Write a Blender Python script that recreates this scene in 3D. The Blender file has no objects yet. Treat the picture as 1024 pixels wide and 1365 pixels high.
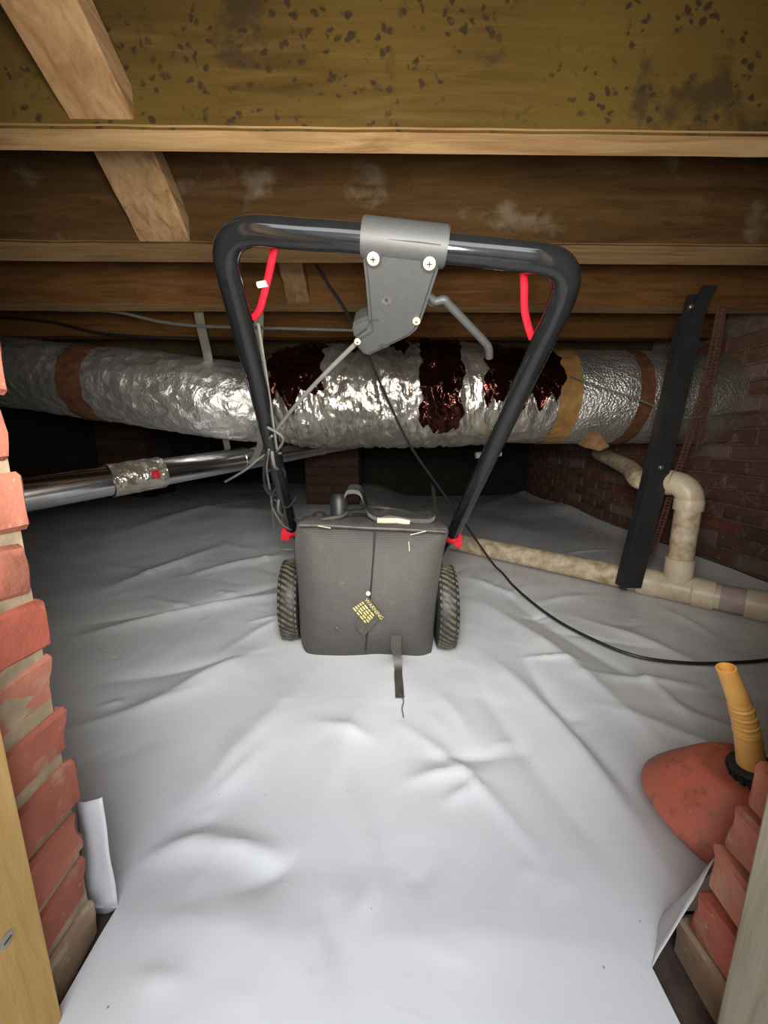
import bpy, bmesh, math, random
import numpy as np
from mathutils import Vector, Matrix, noise

random.seed(7)
rng = np.random.default_rng(7)
scene = bpy.context.scene
col = scene.collection

# ---------------------------------------------------------------- camera
F = 512.0                                   # focal length in pixels of the 1024x1365 frame
PITCH = math.atan(97 / 512)
CAM_H = 0.60
cd = bpy.data.cameras.new('camera')
cd.sensor_fit = 'HORIZONTAL'; cd.sensor_width = 36; cd.lens = 18
cd.clip_start = 0.01
cam = bpy.data.objects.new('camera', cd); col.objects.link(cam)
cam.location = (0, 0, CAM_H); cam.rotation_euler = (math.pi / 2 - PITCH, 0, 0)
scene.camera = cam

# ---------------------------------------------------------------- light
scene.view_settings.view_transform = 'Standard'
scene.view_settings.look = 'None'
scene.view_settings.gamma = 1
scene.view_settings.use_curve_mapping = False
scene.view_settings.exposure = 0.12
w = bpy.data.worlds.new('sky'); scene.world = w; w.use_nodes = True
w.node_tree.nodes['Background'].inputs[0].default_value = (0.80, 0.88, 1.0, 1)
w.node_tree.nodes['Background'].inputs[1].default_value = 0.6
def area(name, loc, rx, sx, sy, energy, color):
    d = bpy.data.lights.new(name, 'AREA'); d.shape = 'RECTANGLE'; d.size = sx; d.size_y = sy; d.energy = energy; d.color = color
    o = bpy.data.objects.new(name, d); col.objects.link(o); o.location = loc; o.rotation_euler = (math.radians(rx), 0, 0)
area('daylight_at_hatch', (0, -.06, .70), 90, .66, .80, 1.0, (1.0, .985, .95))        # open access hatch
area('daylight_outside', (0.1, -1.1, 1.75), 62, 2.4, 1.5, 62, (.88, .94, 1.0))       # bright yard behind it

td = bpy.data.lights.new('work_lamp', 'SPOT')                                         # added fill just above the camera, lifts the dim sides and back
td.energy = 84; td.color = (1.0, .955, .87); td.spot_size = math.radians(140); td.spot_blend = 1.0; td.shadow_soft_size = .12
to = bpy.data.objects.new('work_lamp', td); col.objects.link(to)
to.location = (.0, .02, .70); to.rotation_euler = (math.radians(99), 0, 0)

# ---------------------------------------------------------------- helpers
CP, SP = math.cos(PITCH), math.sin(PITCH)
def ray(x, y):
    a = (x - 512) / F; b = -(y - 682.5) / F
    return Vector((a, CP + b * SP, b * CP - SP))
EYE = Vector((0, 0, CAM_H))
def atY(x, y, Y): r = ray(x, y); return EYE + r * (Y / r.y)
def atZ(x, y, Z=0.0): r = ray(x, y); return EYE + r * ((Z - CAM_H) / r.z)
def atX(x, y, X): r = ray(x, y); return EYE + r * (X / r.x)
def atPlane(x, y, p0, n):
    r = ray(x, y); return EYE + r * ((p0 - EYE).dot(n) / r.dot(n))

WL = {}                                      # world location of every empty / mesh origin
def thing(name, label, cat, loc, group=None):
    o = bpy.data.objects.new(name, None); col.objects.link(o)
    o.location = loc; o.empty_display_size = 0.05
    WL[o] = Vector(loc)
    return tag(o, label, cat, group)
def tag(o, label, cat, group=None):
    o['label'] = label; o['category'] = cat
    if group: o['group'] = group
    return o
def struct(o):
    o['kind'] = 'structure'; return o

class MB:
    def __init__(s): s.v = []; s.f = []
    def add(s, vs, fs):
        b = len(s.v); s.v += [Vector(q) for q in vs]; s.f += [tuple(b + i for i in q) for q in fs]; return s
    def box(s, lo, hi):
        (a, b, c), (d, e, g) = lo, hi
        return s.add([(a,b,c),(d,b,c),(d,e,c),(a,e,c),(a,b,g),(d,b,g),(d,e,g),(a,e,g)],
                     [(0,3,2,1),(4,5,6,7),(0,1,5,4),(1,2,6,5),(2,3,7,6),(3,0,4,7)])
    def tube(s, pts, r, n=12, cap=True, flat=None, up=None):
        pts = [Vector(q) for q in pts]; m = len(pts)
        rs = r if isinstance(r, (list, tuple)) else [r] * m
        T = []
        for i in range(m):
            t = pts[min(i+1, m-1)] - pts[max(i-1, 0)]
            T.append(t.normalized() if t.length > 1e-9 else Vector((0,0,1)))
        ref = Vector(up) if up is not None else (Vector((0,0,1)) if abs(T[0].z) < .9 else Vector((1,0,0)))
        N = (ref - T[0] * ref.dot(T[0])).normalized()
        vs = []; fs = []
        for i in range(m):
            N = (N - T[i] * N.dot(T[i])).normalized(); B = T[i].cross(N)
            for k in range(n):
                a = 2 * math.pi * k / n
                vs.append(pts[i] + N * (math.cos(a) * rs[i] * (flat or 1)) + B * (math.sin(a) * rs[i]))
        for i in range(m - 1):
            for k in range(n):
                k2 = (k + 1) % n
                fs.append((i*n+k, i*n+k2, (i+1)*n+k2, (i+1)*n+k))
        if cap:
            fs.append(tuple(reversed(range(n)))); fs.append(tuple((m-1)*n + k for k in range(n)))
        return s.add(vs, fs)
    def lathe(s, c, axis, prof, n=24):       # prof: (distance along axis, radius)
        axis = Vector(axis).normalized(); c = Vector(c)
        ref = Vector((0,0,1)) if abs(axis.z) < .9 else Vector((1,0,0))
        N = (ref - axis * ref.dot(axis)).normalized(); B = axis.cross(N)
        vs = []; fs = []
        for d, r in prof:
            for k in range(n):
                a = 2 * math.pi * k / n
                vs.append(c + axis * d + N * (math.cos(a) * r) + B * (math.sin(a) * r))
        for i in range(len(prof) - 1):
            for k in range(n):
                k2 = (k + 1) % n
                fs.append((i*n+k, i*n+k2, (i+1)*n+k2, (i+1)*n+k))
        fs.append(tuple(reversed(range(n)))); fs.append(tuple((len(prof)-1)*n + k for k in range(n)))
        return s.add(vs, fs)
    def prism(s, poly, off):                 # poly of 3-D points pushed by an offset vector
        n = len(poly); off = Vector(off); poly = [Vector(q) for q in poly]
        return s.add(poly + [q + off for q in poly],
                     [tuple(range(n)), tuple(reversed(range(n, 2*n)))] +
                     [(i, n+i, n+(i+1) % n, (i+1) % n) for i in range(n)])
    def grid(s, P, closed_u=False):          # P[i][j] points
        a = len(P); b = len(P[0]); vs = [q for row in P for q in row]; fs = []
        for i in range(a - (0 if closed_u else 1)):
            for j in range(b - 1):
                i2 = (i + 1) % a
                fs.append((i*b+j, i2*b+j, i2*b+j+1, i*b+j+1))
        return s.add(vs, fs)
    def build(s, name, mat, parent=None, smooth=True, origin=None, bevel=0, bseg=2, angle=40):
        if origin is None:
            lo = Vector([min(q[i] for q in s.v) for i in range(3)]); hi = Vector([max(q[i] for q in s.v) for i in range(3)])
            origin = (lo + hi) / 2
            if parent is None: origin.z = lo.z
        origin = Vector(origin)
        me = bpy.data.meshes.new(name)
        me.from_pydata([q - origin for q in s.v], [], s.f)
        bm = bmesh.new(); bm.from_mesh(me)
        if bevel:
            es = [e for e in bm.edges if e.is_manifold and e.calc_face_angle(0) > math.radians(30)]
            bmesh.ops.bevel(bm, geom=es, offset=bevel, segments=bseg, affect='EDGES', clamp_overlap=True)
        bmesh.ops.recalc_face_normals(bm, faces=bm.faces)
        bm.to_mesh(me); bm.free()
        if smooth:
            me.shade_smooth()
            me.set_sharp_from_angle(angle=math.radians(angle))
        if isinstance(mat, (list, tuple)):
            for q in mat: me.materials.append(q)
        else: me.materials.append(mat)
        return place(bpy.data.objects.new(name, me), origin, parent)
def place(o, loc, parent=None):
    col.objects.link(o); WL[o] = Vector(loc)
    if parent is not None:
        o.parent = parent; o.location = Vector(loc) - WL[parent]
    else: o.location = loc
    return o
def smooth_path(pts, k=8, closed=False):     # Catmull-Rom
    pts = [Vector(q) for q in pts]; out = []
    for i in range(len(pts) - 1):
        p0 = pts[max(i-1, 0)]; p1 = pts[i]; p2 = pts[i+1]; p3 = pts[min(i+2, len(pts)-1)]
        for j in range(k):
            t = j / k
            out.append(0.5 * ((2*p1) + (p2-p0)*t + (2*p0-5*p1+4*p2-p3)*t*t + (3*p1-p0-3*p2+p3)*t**3))
    out.append(pts[-1]); return out
def nz(x, y, z=0.0): return noise.noise((x, y, z))

# ---------------------------------------------------------------- materials
class Mat:
    def __init__(s, name, rough=.6, metal=0.0, spec=.5):
        s.m = bpy.data.materials.new(name); s.m.use_nodes = True
        s.t = s.m.node_tree; s.b = s.t.nodes['Principled BSDF']
        s.b.inputs['Roughness'].default_value = rough; s.b.inputs['Metallic'].default_value = metal
        s.b.inputs['Specular IOR Level'].default_value = spec
        s.co = s.t.nodes.new('ShaderNodeTexCoord').outputs['Object']
    def n(s, t, **k):
        q = s.t.nodes.new(t)
        for a, b in k.items(): setattr(q, a, b)
        return q
    def link(s, a, b): s.t.links.new(a, b)
    def objrand(s): return s.n('ShaderNodeObjectInfo').outputs['Random']
    def shifted(s, scale=(1,1,1), rand=False):
        m = s.n('ShaderNodeMapping'); s.link(s.co, m.inputs[0]); m.inputs['Scale'].default_value = scale
        if rand:
            c = s.n('ShaderNodeCombineXYZ'); mu = s.n('ShaderNodeMath', operation='MULTIPLY'); mu.inputs[1].default_value = 37
            s.link(s.objrand(), mu.inputs[0])
            for i in range(3): s.link(mu.outputs[0], c.inputs[i])
            s.link(c.outputs[0], m.inputs['Location'])
        return m.outputs[0]
    def noise(s, scale, detail=4, vec=None, rough=.55, dist=0):
        q = s.n('ShaderNodeTexNoise'); q.inputs['Scale'].default_value = scale; q.inputs['Detail'].default_value = detail
        q.inputs['Roughness'].default_value = rough; q.inputs['Distortion'].default_value = dist
        s.link(vec if vec is not None else s.co, q.inputs['Vector']); return q.outputs[0]
    def n_ridge(s, scale):                    # distance from the zero lines of a noise: thin crease lines
        a = s.math('SUBTRACT', s.noise(scale, 1, None, .4, .6), .5); return s.math('ABSOLUTE', a, 0)
    def voro(s, scale, vec=None, feature='F1'):
        q = s.n('ShaderNodeTexVoronoi', feature=feature); q.inputs['Scale'].default_value = scale
        s.link(vec if vec is not None else s.co, q.inputs['Vector']); return q.outputs['Distance']
    def ramp(s, fac, stops):
        q = s.n('ShaderNodeValToRGB'); e = q.color_ramp.elements
        while len(e) < len(stops): e.new(.5)
        for i, (p, c) in enumerate(stops):
            e[i].position = p; e[i].color = (*c, 1) if len(c) == 3 else c
        s.link(fac, q.inputs[0]); return q.outputs[0]
    def step(s, fac, a, b, lo=0.0, hi=1.0):
        q = s.n('ShaderNodeMapRange', clamp=True)
        q.inputs[1].default_value = a; q.inputs[2].default_value = b; q.inputs[3].default_value = lo; q.inputs[4].default_value = hi
        s.link(fac, q.inputs[0]); return q.outputs[0]
    def math(s, op, a, b):
        q = s.n('ShaderNodeMath', operation=op)
        for i, v in enumerate((a, b)):
            if isinstance(v, (int, float)): q.inputs[i].default_value = v
            else: s.link(v, q.inputs[i])
        return q.outputs[0]
    def mix(s, fac, a, b, mode='MIX'):
        q = s.n('ShaderNodeMix', data_type='RGBA', blend_type=mode)
        for i, v in ((0, fac), (6, a), (7, b)):
            if isinstance(v, (int, float)): q.inputs[i].default_value = v
            elif isinstance(v, tuple): q.inputs[i].default_value = (*v, 1)
            else: s.link(v, q.inputs[i])
        return q.outputs[2]
    def color(s, c):
        if isinstance(c, tuple): s.b.inputs['Base Color'].default_value = (*c, 1)
        else: s.link(c, s.b.inputs['Base Color'])
        return s
    def rough(s, v): s.link(v, s.b.inputs['Roughness']); return s
    def bump(s, h, strength=.3, dist=.01):
        q = s.n('ShaderNodeBump'); q.inputs['Strength'].default_value = strength; q.inputs['Distance'].default_value = dist
        s.link(h, q.inputs['Height']); s.link(q.outputs[0], s.b.inputs['Normal']); return s

def wood(name, dark, mid, light, mold=0.0, olive=0.0, axis=0, pale=0.0, rough=.8):
    m = Mat(name, rough, spec=.06)
    sc = [14, 14, 14]; sc[axis] = 1.4
    g = m.shifted(tuple(sc), True)
    n1 = m.noise(3.2, 6, g, .6, .8)
    big = m.noise(2.2, 3, m.shifted((1, 1, 1), True))
    c = m.ramp(n1, [(.25, dark), (.5, mid), (.75, light)])
    c = m.mix(m.step(big, .35, .7), c, m.mix(.55, c, dark))
    if olive:
        c = m.mix(m.math('MULTIPLY', m.step(m.noise(1.7, 2), .4, .62), olive), c, (.066, .042, .009))
    if pale:
        c = m.mix(m.math('MULTIPLY', m.step(m.noise(7, 5, m.shifted((1, 1, 1.4))), .60, .72), pale), c, (.28, .26, .2))
    if mold:
        patch = m.step(m.noise(3.2, 2), .40, .50)
        wv = m.n('ShaderNodeVectorMath', operation='ADD')
        nn = m.n('ShaderNodeTexNoise'); nn.inputs['Scale'].default_value = 60; m.link(m.co, nn.inputs['Vector'])
        sc2 = m.n('ShaderNodeVectorMath', operation='SCALE'); sc2.inputs[3].default_value = .022
        m.link(nn.outputs['Color'], sc2.inputs[0]); m.link(m.co, wv.inputs[0]); m.link(sc2.outputs[0], wv.inputs[1])
        spots = m.step(m.voro(58, wv.outputs[0]), .24, .38, 1, 0)
        fewer = m.step(m.noise(30, 1), .42, .50)
        big2 = m.step(m.noise(5.5, 5, None, .7), .585, .66)
        s_ = m.math('MULTIPLY', m.math('MULTIPLY', spots, fewer), patch)
        s_ = m.math('MAXIMUM', m.math('MULTIPLY', s_, .9), m.math('MULTIPLY', big2, .72))
        c = m.mix(m.math('MULTIPLY', s_, mold), c, (.018, .012, .007))
    m.color(c).bump(n1, .35, .004)
    return m.m
def brick_mat(name, ramp, mortar, smear, rough=.9):
    m = Mat(name, rough, spec=.2)
    v = m.shifted((1, 1, 1), True)
    c = m.ramp(m.objrand(), ramp)
    c = m.mix(m.step(m.noise(26, 6, v), .35, .75, 0, .5), c, m.mix(.6, c, (.09, .03, .02)))
    c = m.mix(m.step(m.noise(15, 6, v, .7), .56, .66, 0, smear), c, mortar)
    c = m.mix(m.step(m.noise(90, 3, v), .66, .72, 0, .5), c, (.55, .42, .34))
    m.color(c).bump(m.noise(70, 6, v), .5, .004)
    return m.m
def plain(name, c, rough=.5, metal=0.0, var=.25, scale=30, dark=None, bump=.1, spec=.5):
    m = Mat(name, rough, metal, spec)
    d = dark or tuple(q * (1 - var) for q in c)
    n1 = m.noise(scale, 5, m.shifted((1, 1, 1), True))
    m.color(m.mix(m.step(n1, .35, .68), c, d))
    if bump: m.bump(n1, bump, .003)
    return m.m

M = {}
M['joist_mold'] = wood('moldy joist wood', (.020, .011, .003), (.045, .026, .007), (.075, .045, .014), 1.0, .75)
M['joist'] = wood('old joist wood', (.028, .014, .0055), (.060, .031, .011), (.09, .049, .02), .25, .1, pale=.22)
M['joist_red'] = wood('reddish joist wood', (.075, .032, .010), (.14, .066, .022), (.19, .096, .036), .2)
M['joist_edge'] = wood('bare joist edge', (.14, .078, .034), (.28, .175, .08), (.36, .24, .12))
M['brace'] = wood('bridging wood', (.10, .052, .022), (.215, .13, .064), (.30, .195, .11), .0, 0, 1)
M['pine'] = wood('new pine board', (.42, .24, .075), (.60, .38, .135), (.70, .48, .20), 0, 0, 2, rough=.55)
M['grey_board'] = wood('weathered pale board', (.22, .18, .12), (.42, .37, .28), (.56, .50, .40), 0, 0, 2)
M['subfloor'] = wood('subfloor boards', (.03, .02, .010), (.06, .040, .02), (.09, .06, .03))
M['brick'] = brick_mat('orange red brick', [(0, (.38, .125, .082)), (.35, (.47, .18, .12)), (.7, (.42, .105, .07)), (1, (.50, .24, .16))], (.42, .31, .21), .55)
M['brick_pale'] = brick_mat('mortar smeared brick', [(0, (.42, .33, .22)), (1, (.36, .24, .15))], (.45, .38, .27), .8)
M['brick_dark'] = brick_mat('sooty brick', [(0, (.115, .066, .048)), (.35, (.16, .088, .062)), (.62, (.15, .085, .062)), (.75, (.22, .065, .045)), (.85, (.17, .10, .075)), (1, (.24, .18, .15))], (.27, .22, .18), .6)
M['brick_sooty'] = brick_mat('blackened brick', [(0, (.035, .02, .014)), (1, (.06, .028, .02))], (.07, .05, .04), .4)  # far pier bricks: the gloom around them is painted into the colour
M['soot'] = plain('blackened masonry', (.030, .024, .019), .95, var=.5, scale=12, bump=.5)  # lack of light at the far walls, put into a near-black colour
M['mortar'] = plain('old mortar', (.40, .31, .20), .95, var=.4, scale=40, bump=.6)
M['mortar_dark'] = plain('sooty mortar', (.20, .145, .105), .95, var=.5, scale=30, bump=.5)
M['dirt'] = plain('bare earth', (.10, .065, .05), .95, var=.5, scale=40, bump=.8)

m = Mat('white polyethylene sheet', .38, spec=.5)
weave = m.n('ShaderNodeTexWave', wave_type='BANDS', bands_direction='X'); weave.inputs['Scale'].default_value = 160
m.link(m.co, weave.inputs['Vector'])
c = m.mix(m.step(m.noise(3.5, 5), .4, .7), (.70, .71, .73), (.62, .625, .64))
c = m.mix(m.step(m.noise(22, 6, None, .7), .66, .76, 0, .16), c, (.36, .34, .31))
sp = m.step(m.voro(26), .025, .045, .65, 0)
sp = m.math('MULTIPLY', sp, m.step(m.noise(9, 1), .5, .56))
c = m.mix(sp, c, (.12, .10, .08))
m.color(c)
hb = m.math('ADD', m.math('MULTIPLY', m.noise(7, 2, None, .4), .5), m.math('ADD', m.math('MULTIPLY', m.noise(60, 2), .04), m.math('MULTIPLY', m.step(m.n_ridge(11), 0, .05, .022, 0), 1.0)))
m.bump(m.math('ADD', hb, m.math('MULTIPLY', weave.outputs[1], .006)), .25, .02)
m.rough(m.step(m.noise(6, 4), .3, .7, .24, .40))
M['sheet'] = m.m

def foil(name, c1, c2, rough, bscale, bstr, stretch=(1, 1, 1), metal=.86):
    m = Mat(name, rough, metal)
    v = m.shifted(stretch)
    m.color(m.mix(m.step(m.noise(5, 4), .35, .7), c1, c2))
    h = m.math('ADD', m.voro(bscale, v), m.math('MULTIPLY', m.noise(bscale * 1.6, 4, v, .6, 1.0), .9))
    m.bump(h, bstr, .012)
    m.rough(m.step(m.noise(9, 3), .3, .7, rough * .8, rough * 1.35))
    return m.m
M['foil'] = foil('crumpled foil facing', (.86, .845, .81), (.70, .67, .62), .36, 20, .6)
M['foil_trunk'] = foil('creased foil facing', (.80, .765, .69), (.52, .47, .38), .22, 26, .6, (1, .5, .5))
M['foil_bubble'] = foil('scrim foil facing', (.74, .73, .69), (.56, .54, .49), .33, 95, .5)
M['maroon'] = foil('dark mirror tape', (.10, .030, .022), (.035, .011, .009), .10, 11, .9, metal=.92)  # foil tape; dark red surroundings it reflects are painted in as base colour
M['silver'] = plain('galvanised pipe', (.72, .73, .75), .20, 1.0, .2, 12, bump=.05)
M['tape_brown'] = plain('brown tape', (.15, .065, .032), .5, var=.45, scale=35, bump=.3)
M['tape_tan'] = plain('tan tape', (.36, .20, .065), .45, var=.4, scale=22, bump=.2)
M['strap_metal'] = plain('zinc strap', (.48, .47, .40), .4, .8, .3, 25)
M['rust'] = plain('rusty strap', (.135, .062, .038), .85, .2, .5, 60, bump=.5)
M['iron'] = plain('dark iron', (.022, .024, .027), .5, .3, .5, 18, dark=(.035, .033, .032))
M['pvc'] = plain('dirty cream plastic pipe', (.66, .56, .41), .5, var=.3, scale=26, dark=(.33, .23, .12), bump=.15)
M['pvc_clean'] = plain('cream plastic fitting', (.68, .60, .45), .42, var=.3, scale=12, dark=(.47, .37, .235), bump=.1)
M['purple'] = plain('purple primer stain', (.35, .26, .28), .55, var=.3, scale=22, dark=(.46, .38, .33))
M['white_plastic'] = plain('white plastic', (.75, .73, .68), .4)
M['black_paint'] = plain('gloss black paint', (.006, .0065, .007), .10, 0, .3, 60, dark=(.008, .0085, .0085), bump=0, spec=.6)
M['grey_plastic'] = plain('dark grey plastic', (.034, .035, .034), .55, 0, .12, 90, bump=.08, spec=.35)
M['dark_plastic'] = plain('black plastic', (.020, .020, .021), .5, 0, .3, 40)
M['dusty_plastic'] = plain('dusty black plastic', (.030, .029, .028), .55, 0, .3, 30, dark=(.07, .064, .055))
M['red'] = plain('red vinyl coating', (.55, .012, .026), .32, 0, .25, 40)
M['screw'] = plain('brass plated screw', (.86, .80, .56), .32, .7, .15, 60)
M['rubber'] = plain('muddy tyre rubber', (.045, .044, .036), .85, 0, .3, 34, dark=(.15, .135, .075), bump=.3)
M['cable'] = plain('black cable', (.018, .018, .020), .5, bump=0)
M['cable_grey'] = plain('grey cable', (.13, .125, .115), .5, bump=0)
m = Mat('sun faded red plastic', .55)
c = m.mix(m.step(m.noise(11, 5), .35, .7), (.52, .125, .075), (.42, .125, .075))
c = m.mix(m.step(m.noise(34, 6, m.shifted((1.6, 1.6, .5)), .7), .53, .66, 0, .75), c, (.17, .085, .045))
c = m.mix(m.step(m.noise(90, 3, m.shifted((2, 2, .3))), .68, .72, 0, .6), c, (.55, .35, .25))
m.color(c).bump(m.noise(30, 4), .15, .003)
M['can_red'] = m.m
M['spout'] = plain('yellow orange plastic', (.74, .40, .10), .45, 0, .18, 25, dark=(.62, .31, .075))
M['tag_dark'] = plain('dark grey label', (.075, .070, .055), .5, 0, .3, 80)
M['tag_yellow'] = plain('yellow print', (.62, .55, .20), .5, bump=0)
M['board_pulp'] = plain('torn brown facing', (.30, .16, .07), .85, 0, .5, 30, bump=.4)
M['straw'] = plain('dry grass stalk', (.62, .55, .40), .8, bump=0)

m = Mat('grey woven bag fabric', .85, spec=.25)
wv = m.n('ShaderNodeTexWave', wave_type='BANDS', bands_direction='Z'); wv.inputs['Scale'].default_value = 70; m.link(m.co, wv.inputs['Vector'])
wx = m.n('ShaderNodeTexWave', wave_type='BANDS', bands_direction='X'); wx.inputs['Scale'].default_value = 70; m.link(m.co, wx.inputs['Vector'])
c = m.mix(m.step(m.noise(5, 4), .35, .7), (.085, .080, .075), (.115, .106, .096))
c = m.mix(m.math('MULTIPLY', wv.outputs[1], .35), c, (.05, .047, .045))
c = m.mix(m.step(m.noise(40, 6, None, .7), .6, .72, 0, .3), c, (.20, .18, .145))
m.color(c).bump(m.math('ADD', wv.outputs[1], wx.outputs[1]), .35, .002)
M['bag'] = m.m

# ================================================================ THE SETTING
JZ = 1.07
# ---- bare earth
fb = MB().box((-2.75, -1.6, -.10), (1.75, 4.35, -.035)).build('floor', M['dirt'], smooth=False)
struct(fb)

# ---- joists, subfloor and bridging
ce = struct(MB().box((-2.75, .0, JZ + .24), (1.75, 4.35, JZ + .275)).build('ceiling', M['subfloor'], smooth=False))
def joist(y0, y1, mat, hgt=.24, seed=0.0, tilt=0.012, edge=None):
    n = 60; P = []
    ring = [(0, 0), (1, 0), (1, 1), (0, 1)]
    vs = []; fs = []
    for i in range(n + 1):
        x = -2.72 + i * (4.44 / n)
        sag = .004 * nz(x * 1.3, seed) + .0022 * nz(x * 9, seed + 5)
        yy = tilt * x
        c0 = .004 * nz(x * 7, seed + 9)
        vs += [(x, y0 + yy + c0, JZ + sag + .004), (x, y1 + yy, JZ + sag * .5), (x, y1 + yy, JZ + hgt), (x, y0 + yy, JZ + hgt)]
    for i in range(n):
        for k in range(4):
            k2 = (k + 1) % 4
            fs.append((i*4+k, i*4+k2, i*4+4+k2, i*4+4+k))
    fs += [(0, 3, 2, 1), (n*4, n*4+1, n*4+2, n*4+3)]
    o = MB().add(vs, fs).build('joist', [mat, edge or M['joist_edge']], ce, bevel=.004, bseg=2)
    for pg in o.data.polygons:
        if pg.normal.z < -.5: pg.material_index = 1            # sawn underside, cleaner than the sides; floor bounce also painted in as lighter
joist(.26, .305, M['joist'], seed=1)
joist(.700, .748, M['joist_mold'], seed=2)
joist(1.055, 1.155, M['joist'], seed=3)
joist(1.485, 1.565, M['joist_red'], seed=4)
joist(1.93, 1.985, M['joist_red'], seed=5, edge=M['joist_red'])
for i in range(5): joist(2.36 + .43 * i, 2.41 + .43 * i, M['subfloor'], seed=6 + i, edge=M['subfloor'])  # far joists coloured darker to stand in for shade at the back
def brace(x0, x1, ynear, yfar, ztop=JZ + .235, zbot=JZ + .012, t=.045, skew=0):
    # bridging board: high at the near joist, low at the far joist
    q = MB()
    d = Vector((0, yfar - ynear, zbot - ztop)); nrm = Vector((0, -d.z, d.y)).normalized() * t
    n = 14; vs = []; fs = []
    for i in range(n + 1):
        s_ = i / n; c0 = Vector((0, ynear, ztop)) + d * s_
        w1 = .004 * nz(s_ * 9, x0 * 7); w2 = .004 * nz(s_ * 8, x1 * 7 + 4)
        vs += [c0 + Vector((x0 + w1 + skew * s_, 0, 0)), c0 + Vector((x1 + w2 + skew * s_, 0, 0)), c0 + nrm + Vector((x1 + w2 + skew * s_, 0, 0)), c0 + nrm + Vector((x0 + w1 + skew * s_, 0, 0))]
    for i in range(n):
        for k in range(4):
            k2 = (k + 1) % 4; fs.append((i*4+k, i*4+k2, i*4+4+k2, i*4+4+k))
    fs += [(0, 3, 2, 1), (n*4, n*4+1, n*4+2, n*4+3)]
    q.add(vs, fs).build('bridging_board', M['brace'], ce, bevel=.003, bseg=1)
brace(-.485, -.385, .31, .695)
brace(-.600, -.475, .755, 1.05, zbot=JZ + .004)
brace(-.345, -.265, 1.16, 1.49, zbot=JZ + .004)

# ---- brick walls
def brick_mesh(name, L, D, H, jit, cuts, seed, mat):
    bm = bmesh.new(); bmesh.ops.create_cube(bm, size=1)
    bmesh.ops.scale(bm, vec=(L, D, H), verts=bm.verts)
    bmesh.ops.bevel(bm, geom=bm.edges[:], offset=.0045, segments=1, affect='EDGES')
    if cuts: bmesh.ops.subdivide_edges(bm, edges=[e for e in bm.edges if e.calc_length() > .03], cuts=cuts, use_grid_fill=True)
    for v in bm.verts:
        v.co += Vector((nz(v.co.x*31+seed*7, v.co.y*31, v.co.z*31), nz(v.co.x*31, v.co.y*31+seed*9, v.co.z*31+4), nz(v.co.x*31+3, v.co.y*31, v.co.z*31+seed*11))) * jit
    bmesh.ops.recalc_face_normals(bm, faces=bm.faces)
    me = bpy.data.meshes.new(name); bm.to_mesh(me); bm.free()
    me.materials.append(mat); me.shade_smooth(); me.set_sharp_from_angle(angle=math.radians(35))
    return me
PITCH_C = .0675                               # height of one course
def jamb(side, name):
    X = -.37 if side < 0 else .36
    lo = (-2.6, .06, -.06) if side < 0 else (X + .005, .06, -.06)
    hi = (X - .005, .386, JZ) if side < 0 else (1.6, .30, JZ)
    core = struct(MB().box(lo, hi).build(name, M['mortar'], smooth=False))
    vars_ = [brick_mesh('jamb_brick', .205, .10, .056, .0055, 3, k + side * 20, M['brick']) for k in range(6)]
    half = [brick_mesh('jamb_half_brick', .10, .10, .056, .0055, 2, k + 50 + side * 20, M['brick']) for k in range(3)]
    pale = brick_mesh('jamb_pale_brick', .205, .10, .060, .006, 3, 77 + side, M['brick_pale'])
    for k in range(16):
        z = -.036 + PITCH_C * (k + .5)
        far = (.393 + random.uniform(-.006, .006)) if side < 0 else (.368 - .16 * max(z, 0) * (1 if z < .5 else .5 / z) + random.uniform(-.004, .004))
        y = far
        for j in range(2):
            me = (pale if (k in (0,) or (side > 0 and k == 0)) else random.choice(vars_)) if not (k % 2 and j == 1) else random.choice(half)
            L = .205 if me not in half else .10
            o = bpy.data.objects.new('brick', me)
            place(o, (X + side * (.05 + random.uniform(-.003, .003)), y - L / 2, z), core)
            o.rotation_euler = (random.uniform(-.012, .012), random.uniform(-.012, .012), math.pi / 2 + random.uniform(-.02, .02))
            y -= L + .011
            if j == 0 and random.random() < 0: break
    return core
wl = jamb(-1, 'wall_front_left'); wr = jamb(1, 'wall_front_right')

# side wall with visible bricks
WX = 1.56
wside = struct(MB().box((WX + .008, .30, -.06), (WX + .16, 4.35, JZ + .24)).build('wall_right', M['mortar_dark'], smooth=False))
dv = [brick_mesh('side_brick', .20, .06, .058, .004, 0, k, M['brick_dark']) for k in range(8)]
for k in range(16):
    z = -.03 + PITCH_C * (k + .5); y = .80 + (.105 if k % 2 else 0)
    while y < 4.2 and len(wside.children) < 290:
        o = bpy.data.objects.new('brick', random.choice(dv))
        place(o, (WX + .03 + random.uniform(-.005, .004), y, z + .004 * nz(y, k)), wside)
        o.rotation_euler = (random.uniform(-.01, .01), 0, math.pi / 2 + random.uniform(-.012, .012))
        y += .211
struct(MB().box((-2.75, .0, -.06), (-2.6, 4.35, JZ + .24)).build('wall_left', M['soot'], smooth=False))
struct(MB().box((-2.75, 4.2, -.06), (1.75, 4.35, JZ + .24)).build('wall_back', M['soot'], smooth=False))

# hatch frame boards
t1 = struct(MB().box((-.372, .10, -.05), (-.342, .303, JZ)).build('trim_1', M['pine'], bevel=.003))
p = atX(8, 1253, -.342)
s = MB().lathe((-.3425, p.y, p.z), (1, 0, 0), [(0, .0062), (.0015, .0062), (.0022, .004)], 14).build('screw', M['strap_metal'], t1)
MB().box((-.3403, p.y - .0035, p.z - .0008), (-.3400, p.y + .0035, p.z + .0008)).build('screw_slot', M['iron'], s, smooth=False)
t2 = struct(MB().box((.334, .10, -.05), (.372, .288, JZ)).build('trim_2', M['grey_board'], bevel=.006))

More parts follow.
